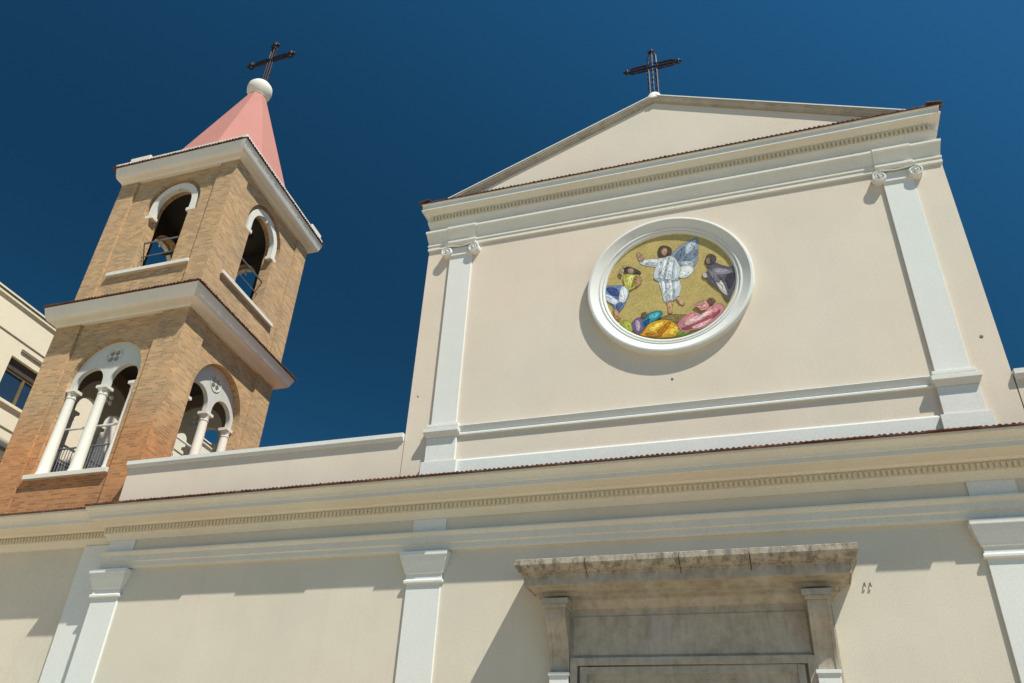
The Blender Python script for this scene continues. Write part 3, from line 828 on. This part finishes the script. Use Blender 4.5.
def stage(name, z0, z1, centers, make_cut, extra=None):
    b = MB(skew); b.box(-TWX + REC, -REC, REC, TWY - REC, z0, z1)
    o = b.build(name, M['brick'], tower)
    ci = MB(skew); ci.box(-TWX + REC + WT, -REC - WT, REC + WT, TWY - REC - WT, z0 + 0.25 if z0 > 8 else 8.8, z1 - 0.25)
    cuts = [ci.build('cut', None)]
    for k in range(4):
        for poly, d0, d1 in make_cut(centers[k]):
            c = MB(face_fn(k)); c.prism(poly, d0, d1, 'y'); cuts.append(c.build('cut', None))
    boolean(o, cuts)
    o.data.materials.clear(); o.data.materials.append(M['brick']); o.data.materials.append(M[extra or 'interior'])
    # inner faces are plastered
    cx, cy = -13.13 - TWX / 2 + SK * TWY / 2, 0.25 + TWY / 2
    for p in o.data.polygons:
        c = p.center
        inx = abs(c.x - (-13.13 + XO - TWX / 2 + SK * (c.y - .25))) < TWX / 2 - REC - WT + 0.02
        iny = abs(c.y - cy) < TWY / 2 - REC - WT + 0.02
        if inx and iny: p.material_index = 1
    return o

lowC = [2.40, 2.30, 2.36, 2.35]
upC = [2.52, 2.24, 2.36, 2.35]
stage('lower_wall', 7.35, 13.86, lowC, lambda c: [(arch_poly(c, 1.21, 9.02, 11.86, None, 28), -1.2, 0.3)])
TWX = 4.58; XO = 0.09      # the upper stage is a little narrower
def upcut(c):
    return [(arch_poly(c, 0.76, 15.52, 18.12, None, 24), -1.2, 0.3), (arch_poly(c, 1.02, 17.70, 18.13, None, 28), -REC - 0.14, 0.3)]
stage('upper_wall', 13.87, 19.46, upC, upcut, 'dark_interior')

# corner piers
def pier(x0, x1, y0, y1, z0, z1):
    b = MB(skew); b.box(x0, x1, y0, y1, z0, z1); b.build('corner_pier', M['brick'], tower)
PW = 0.88
for (z0, z1, w_, TWX, XO) in ((7.36, 13.85, 0.90, 4.72, 0.0), (13.88, 19.45, 0.68, 4.58, 0.09)):
    for sx in (0, 1):
        for sy in (0, 1):
            # each pier is an L in plan wrapped round its corner
            xs = (-TWX, -TWX + w_) if sx == 0 else (-w_, 0)
            ys = (0, w_) if sy == 0 else (TWY - w_, TWY)
            xc = -TWX if sx == 0 else 0; yc = 0 if sy == 0 else TWY
            xi = xs[1] if sx == 0 else xs[0]; yi = ys[1] if sy == 0 else ys[0]
            dx = REC - 0.004 if sx == 0 else -(REC - 0.004); dy = REC - 0.004 if sy == 0 else -(REC - 0.004)
            poly = [(xc, yc), (xi, yc), (xi, yc + dy), (xc + dx, yc + dy), (xc + dx, yi), (xc, yi)]
            b = MB(skew); b.prism(poly, z0, z1, 'z'); b.build('corner_pier', M['brick'], tower)

# cornices
def tower_cornice(z, p, h, tilez, left):
    pr = [(0.0, 0.0), (0.04, 0.0), (0.05, 0.035), (0.12, 0.065), (0.23, 0.08), (0.295, 0.10), (0.345, 0.14), (0.38, 0.20), (0.465, 0.44), (0.47, 0.455), (0.45, 0.47), (-0.3, 0.50), (-0.3, 0.0)]
    k = p / 0.47; kz = h / 0.47
    pr = [(a * k if a > 0 else a, z + c * kz) for a, c in pr]
    b = MB(skew)
    l = left
    cs = [(-TWX, 0, -l, -1), (0, 0, 1, -1), (0, TWY, 1, 1), (-TWX, TWY, -l, 1)]
    n = len(pr); vs = []; fs = []
    for (bx, by, ox, oy) in cs: vs += [(bx + ox * q, by + oy * q, zz) for q, zz in pr]
    for c in range(4):
        d = (c + 1) % 4
        for i in range(n):
            j = (i + 1) % n; fs.append((c * n + i, c * n + j, d * n + j, d * n + i))
    b.add(vs, fs)
    co = b.build('cornice', M['belfry_white'], tower, 28)
    t = MB()
    for k_, (e, L) in enumerate(((p, TWX), (p, TWY), (p, TWX), (p * l, TWY))):
        fn = face_fn(k_)
        a0 = -(p * l if k_ in (0,) else p); a1 = L + (p * l if k_ in (2,) else p)
        if k_ == 3: a0, a1 = -p, L + p
        tile_row(t, a0 - .03, a1 + .03, e + 0.05, z + h + 0.012, min(0.4, e + .1), 0.07, 0.11, 0.042, lambda u, d, zz, fn=fn: fn(u, d, zz))
        t.add([fn(a0 - .02, e + .03, z + h + .002), fn(a1 + .02, e + .03, z + h + .002), fn(a1 - e, -0.1, z + h + .05), fn(a0 + e, -0.1, z + h + .05),
               fn(a0 - .02, e + .03, z + h + .022), fn(a1 + .02, e + .03, z + h + .022), fn(a1 - e, -0.1, z + h + .09), fn(a0 + e, -0.1, z + h + .09)],
              [(0, 1, 2, 3), (7, 6, 5, 4), (0, 1, 5, 4), (1, 2, 6, 5), (2, 3, 7, 6), (3, 0, 4, 7)])
    t.build('tile_edge', M['tile'], co)
    return co
TWX = 4.72; XO = 0.0
tower_cornice(13.76, 0.47, 0.47, 0, 0.5)
TWX = 4.58; XO = 0.09
tower_cornice(19.40, 0.36, 0.48, 0, 0.35)

TWX = 4.72; XO = 0.0
# twin (two-light) windows of the lower belfry
for k in range(4):
    c = lowC[k]; fn = face_fn(k)
    d1, d0 = (-0.21, -0.35) if k == 0 else (-0.30, -0.44)          # plane of the tracery
    pl = MB(fn); pl.prism(arch_poly(c, 1.205, 11.62, 11.86, None, 28), d0, d1, 'y')
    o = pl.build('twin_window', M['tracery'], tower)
    cuts = []
    for s in (-1, 1):
        q = MB(fn); q.prism(arch_poly(c + s * 0.595, 0.475, 11.3, 11.80, None, 20), d0 - .2, d1 + .2, 'y'); cuts.append(q.build('cut', None))
        q = MB(fn); q.box(c + s * 0.595 - .475, c + s * 0.595 + .475, d0 - .2, d1 + .2, 11.2, 11.78)
    for a in range(4):
        an = radians(45 + 90 * a) + 0.0
        q = MB(fn)
        ctr = (c + 0.13 * cos(an), 12.60 + 0.13 * sin(an))
        poly = [(ctr[0] + 0.088 * cos(2 * pi * i / 10) , ctr[1] + 0.088 * sin(2 * pi * i / 10)) for i in range(10)]
        q.prism(poly, d0 - .2, d1 + .2, 'y'); cuts.append(q.build('cut', None))
    boolean(o, cuts)
    rg_ = MB(fn)
    rg_.tube([(c + 0.255 * cos(2 * pi * i / 24), d1 + .004, 12.60 + 0.255 * sin(2 * pi * i / 24)) for i in range(24)], 0.016, 6, True)
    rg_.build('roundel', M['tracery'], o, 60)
    for s in (-1, 0, 1):
        cb_ = MB(fn)
        x = c + s * 1.09
        dm = (d0 + d1) / 2
        prof = [(0.215, 9.03), (0.215, 9.10), (0.205, 9.12), (0.20, 9.16), (0.19, 9.19), (0.145, 11.36), (0.16, 11.37), (0.163, 11.395), (0.147, 11.41), (0.15, 11.46), (0.175, 11.53), (0.185, 11.55)]
        cb_.lathe([(r_ * 0.87, z_) for r_, z_ in prof], x, dm, 0, 'z', 20)
        cb_.box(x - .175, x + .175, dm - .155, dm + .155, 11.552, 11.635)
        cb_.build('column', M['belfry_white'], o, 35)
    sb = MB(fn); sb.box(c - 1.36, c + 1.36, -0.5, 0.04, 8.90, 9.03)
    sb.build('sill', M['belfry_white'], o, bevel=0.01)
    rb = MB(fn)
    for x in (c - .595, c + .595):
        pass
    n = 22
    for i in range(n + 1):
        x = c - 1.15 + i * 2.3 / n
        rb.tube([(x, -0.56, 9.08), (x, -0.56, 10.0)], 0.013, 5)
    rb.tube([(c - 1.2, -0.56, 10.0), (c + 1.2, -0.56, 10.0)], 0.025, 6); rb.tube([(c - 1.2, -0.56, 9.1), (c + 1.2, -0.56, 9.1)], 0.02, 6)
    rb.build('railing', M['white_iron'] if k in (1,) else M['grey_iron'], o)  # right face railing made white: sunlight on its bars put into the colour
    tr = MB(fn); tr.tube([(c - 1.25, -0.50, 10.55), (c + 1.25, -0.50, 10.55)], 0.035, 8)
    tr.build('tie_rod', M['white_iron'], o)

XO = 0.09
# single arched windows of the upper belfry
for k in range(4):
    c = upC[k]; fn = face_fn(k)
    b = MB(fn)
    ro, ri, zs, zf = 0.88, 0.67, 18.14, 17.82
    out = [(c + ro, zf)] + [(c + ro * cos(pi * i / 24), zs + ro * sin(pi * i / 24)) for i in range(25)] + [(c - ro, zf)]
    inn = [(c - ri, zf)] + [(c - ri * cos(pi * i / 24), zs + ri * sin(pi * i / 24)) for i in range(25)] + [(c + ri, zf)]
    N = len(out); dA, dB = -0.30, -0.125
    vs = [(x, dB, z) for x, z in out] + [(x, dB, z) for x, z in reversed(inn)] + [(x, dA, z) for x, z in out] + [(x, dA, z) for x, z in reversed(inn)]
    fs = []
    for i in range(N - 1):
        fs += [(i, i + 1, N + i + 1, N + i), (2 * N + i, 2 * N + i + 1, 3 * N + i + 1, 3 * N + i), (i, i + 1, 2 * N + i + 1, 2 * N + i), (N + i, N + i + 1, 3 * N + i + 1, 3 * N + i)]
    fs += [(0, N, 3 * N, 2 * N), (N - 1, 2 * N - 1, 4 * N - 1, 3 * N - 1)]
    b.add(vs, fs)
    for s in (-1, 1):
        x0, x1 = sorted((c + s * 0.63, c + s * 0.93))
        b.box(x0, x1, -0.32, -0.08, 17.70, 17.815)
    b.box(c - 0.012, c + 0.012, -0.2, -0.112, 18.69, 18.965)
    o = b.build('arched_window', M['belfry_white'], tower, 30)
    sb = MB(fn); sb.box(c - 1.5, c + 1.5, -0.45, 0.03, 15.46, 15.585); sb.build('sill', M['belfry_white'], o, bevel=0.01)
    tr = MB(fn); tr.tube([(c - .8, -0.28, 16.82), (c + .8, -0.28, 16.82)], 0.03, 8); tr.build('tie_rod', M['grey_iron'], o)
    tr = MB(fn); tr.tube([(c - .8, -0.36, 16.35), (c + .8, -0.36, 16.35)], 0.016, 6)
    tr.tube([(c - .70, -0.30, 15.6), (c - .70, -0.30, 16.12), (c - .62, -0.30, 16.14)], 0.014, 6); tr.build('railing', M['grey_iron'], o)

XO = 0.0
# floors
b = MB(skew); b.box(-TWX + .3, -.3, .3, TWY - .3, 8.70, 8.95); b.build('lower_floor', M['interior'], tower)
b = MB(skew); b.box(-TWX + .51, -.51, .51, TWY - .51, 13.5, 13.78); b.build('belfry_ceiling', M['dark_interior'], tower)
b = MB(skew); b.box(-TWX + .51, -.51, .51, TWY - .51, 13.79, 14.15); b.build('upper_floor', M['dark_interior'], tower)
# bell hung in the upper belfry
TWX = 4.72
bx, by = -TWX / 2, TWY / 2
b = MB(skew); b.lathe([(0.02, 0.72), (0.20, 0.70), (0.28, 0.60), (0.31, 0.35), (0.36, 0.15), (0.46, 0.0), (0.43, 0.0), (0.30, 0.2), (0.2, 0.6)], bx, by, 17.45, 'z', 24)
b.tube([(-TWX + .5, by, 18.3), (-.5, by, 18.3)], 0.07, 8)
b.box(bx - .05, bx + .05, by - .05, by + .05, 18.1, 18.3)
b.build('bell', M['iron'], tower, 40)

# spire
SX, SY = -15.53, 2.60
b = MB()
A = 2.12
zb, zt, rt = 20.30, 25.70, 0.29
vs = []
for (r, z) in ((A / cos(pi / 8), zb - 0.35), (A / cos(pi / 8), zb), (rt / cos(pi / 8), zt)):
    for i in range(8):
        a = pi / 8 + i * pi / 4
        vs.append((SX + r * cos(a), SY + r * sin(a), z))
fs = [(i, (i + 1) % 8, 8 + (i + 1) % 8, 8 + i) for i in range(8)] + [(8 + i, 8 + (i + 1) % 8, 16 + (i + 1) % 8, 16 + i) for i in range(8)] + [tuple(range(8)), tuple(range(23, 15, -1))]
b.add(vs, fs)
b.build('spire', M['pink'], tower, bevel=0.02)
b = MB()
b.lathe([(0.20, -0.40), (0.33, -0.40), (0.35, -0.35), (0.37, -0.32), (0.455, -0.16), (0.48, 0.0), (0.455, 0.17), (0.36, 0.31), (0.23, 0.39), (0.08, 0.425), (0.02, 0.43)], SX, SY, 26.06, 'z', 32)
b.build('ball_finial', M['belfry_white'], tower, 50)
iron_cross('cross', tower, SX + .08, SY, 26.45, 28.78, 27.88, 0.94, 0.24, radians(-2), 0.24, 1.75)
XO = 0.09
# white kerb round the foot of the spire, thicker end blocks
for k in range(4):
    fn = face_fn(k); L = FACES[k][3]
    e0 = 0.03 if k == 3 else 0.27
    b = MB(fn); b.box(-0.08 if k == 0 else -0.30, L + (0.33 if k < 2 else 0.06), e0, e0 + .07, 19.94, 20.07)
    if k == 0: b.box(0.50, 1.30, 0.26, 0.35, 19.94, 20.18)
    if k == 1: b.box(L - 0.55, L + 0.15, 0.26, 0.35, 19.94, 20.18)
    b.build('kerb', M['belfry_white'], tower, bevel=0.01)
b = MB(skew); b.box(-TWX - .15, .15, -.15, TWY + .15, 19.9, 20.02); b.build('roof_slab', M['roofing'], tower)

# ------------------------------------------------------------------ apartment block behind the tower
blk = thing('apartment_building', (0, 0, 0), 'plain ivory apartment building with flat roof and brown framed window behind the brick tower', 'building')
BX = -22.0; BT = radians(-4)
def bfn(u, d, z):      # u along its long wall (towards the back), d outwards (+x side)
    return (BX + u * sin(BT) + d * cos(BT), u * cos(BT) - d * sin(BT), z)
b = MB(bfn); b.box(-7, 26, -12, 0, 0, 16.35)
wallb = b.build('wall', M['block_wall'], blk)
wins = [(u, z) for u in (-4.2, 2.28, 8.7, 15.2, 21.6) for z in (13.15, 9.85, 6.55, 3.25)]
cuts = []
for (u, z) in wins:
    q = MB(bfn); q.box(u, u + 1.9, -0.28, 0.3, z, z + 1.52); cuts.append(q.build('cut', None))
boolean(wallb, cuts)
b = MB(bfn); b.box(-7.10, 26.1, -12.1, 0.07, 16.352, 16.44); b.box(-7.15, 26.15, -12.15, 0.11, 16.49, 16.55)
b.box(-6.9, 25.9, -11.9, 0.0, 16.44, 16.49)
b.build('roof_edge', M['block_wall'], blk)
b = MB(bfn); b.box(-7.08, 26.08, -12.08, 0.085, 16.446, 16.484); b.build('gutter', M['block_grey'], blk)
b = MB(bfn); b.box(-7.02, 26.02, -0.05, 0.02, 15.26, 15.30); b.build('string_course', M['groove'], blk)
b = MB(bfn); b.box(-7.02, 26.02, -0.05, 0.02, 12.32, 12.37); b.build('string_course', M['groove'], blk)
for (u, z) in wins:
    b = MB(bfn); d0 = -0.16
    for (a, c_) in ((u, u + .08), (u + .90, u + 1.0), (u + 1.82, u + 1.9)): b.box(a, c_, -.24, d0, z, z + 1.05)
    b.box(u, u + 1.9, -.24, d0, z, z + .08); b.box(u, u + 1.9, -.24, d0, z + 1.05, z + 1.13)
    fo = b.build('window_frame', M['frame'], blk)
    b = MB(bfn); b.box(u + .08, u + .90, -.22, -.20, z + .08, z + 1.05); b.box(u + 1.0, u + 1.82, -.22, -.20, z + .08, z + 1.05); b.build('pane', M['glass'], fo)
    b = MB(bfn); b.box(u + .01, u + 1.89, -.24, -.13, z + 1.135, z + 1.51); b.build('shutter', M['shutter'], fo)
    b = MB(bfn); b.box(u - .12, u + 2.02, -.02, 0.09, z - .10, z - .003); b.build('sill', M['block_wall'], fo)
    b = MB(bfn); b.box(u + .25, u + 2.5, 0.0, 0.05, z + 1.80, z + 1.90); b.build('canopy', M['groove'], fo)
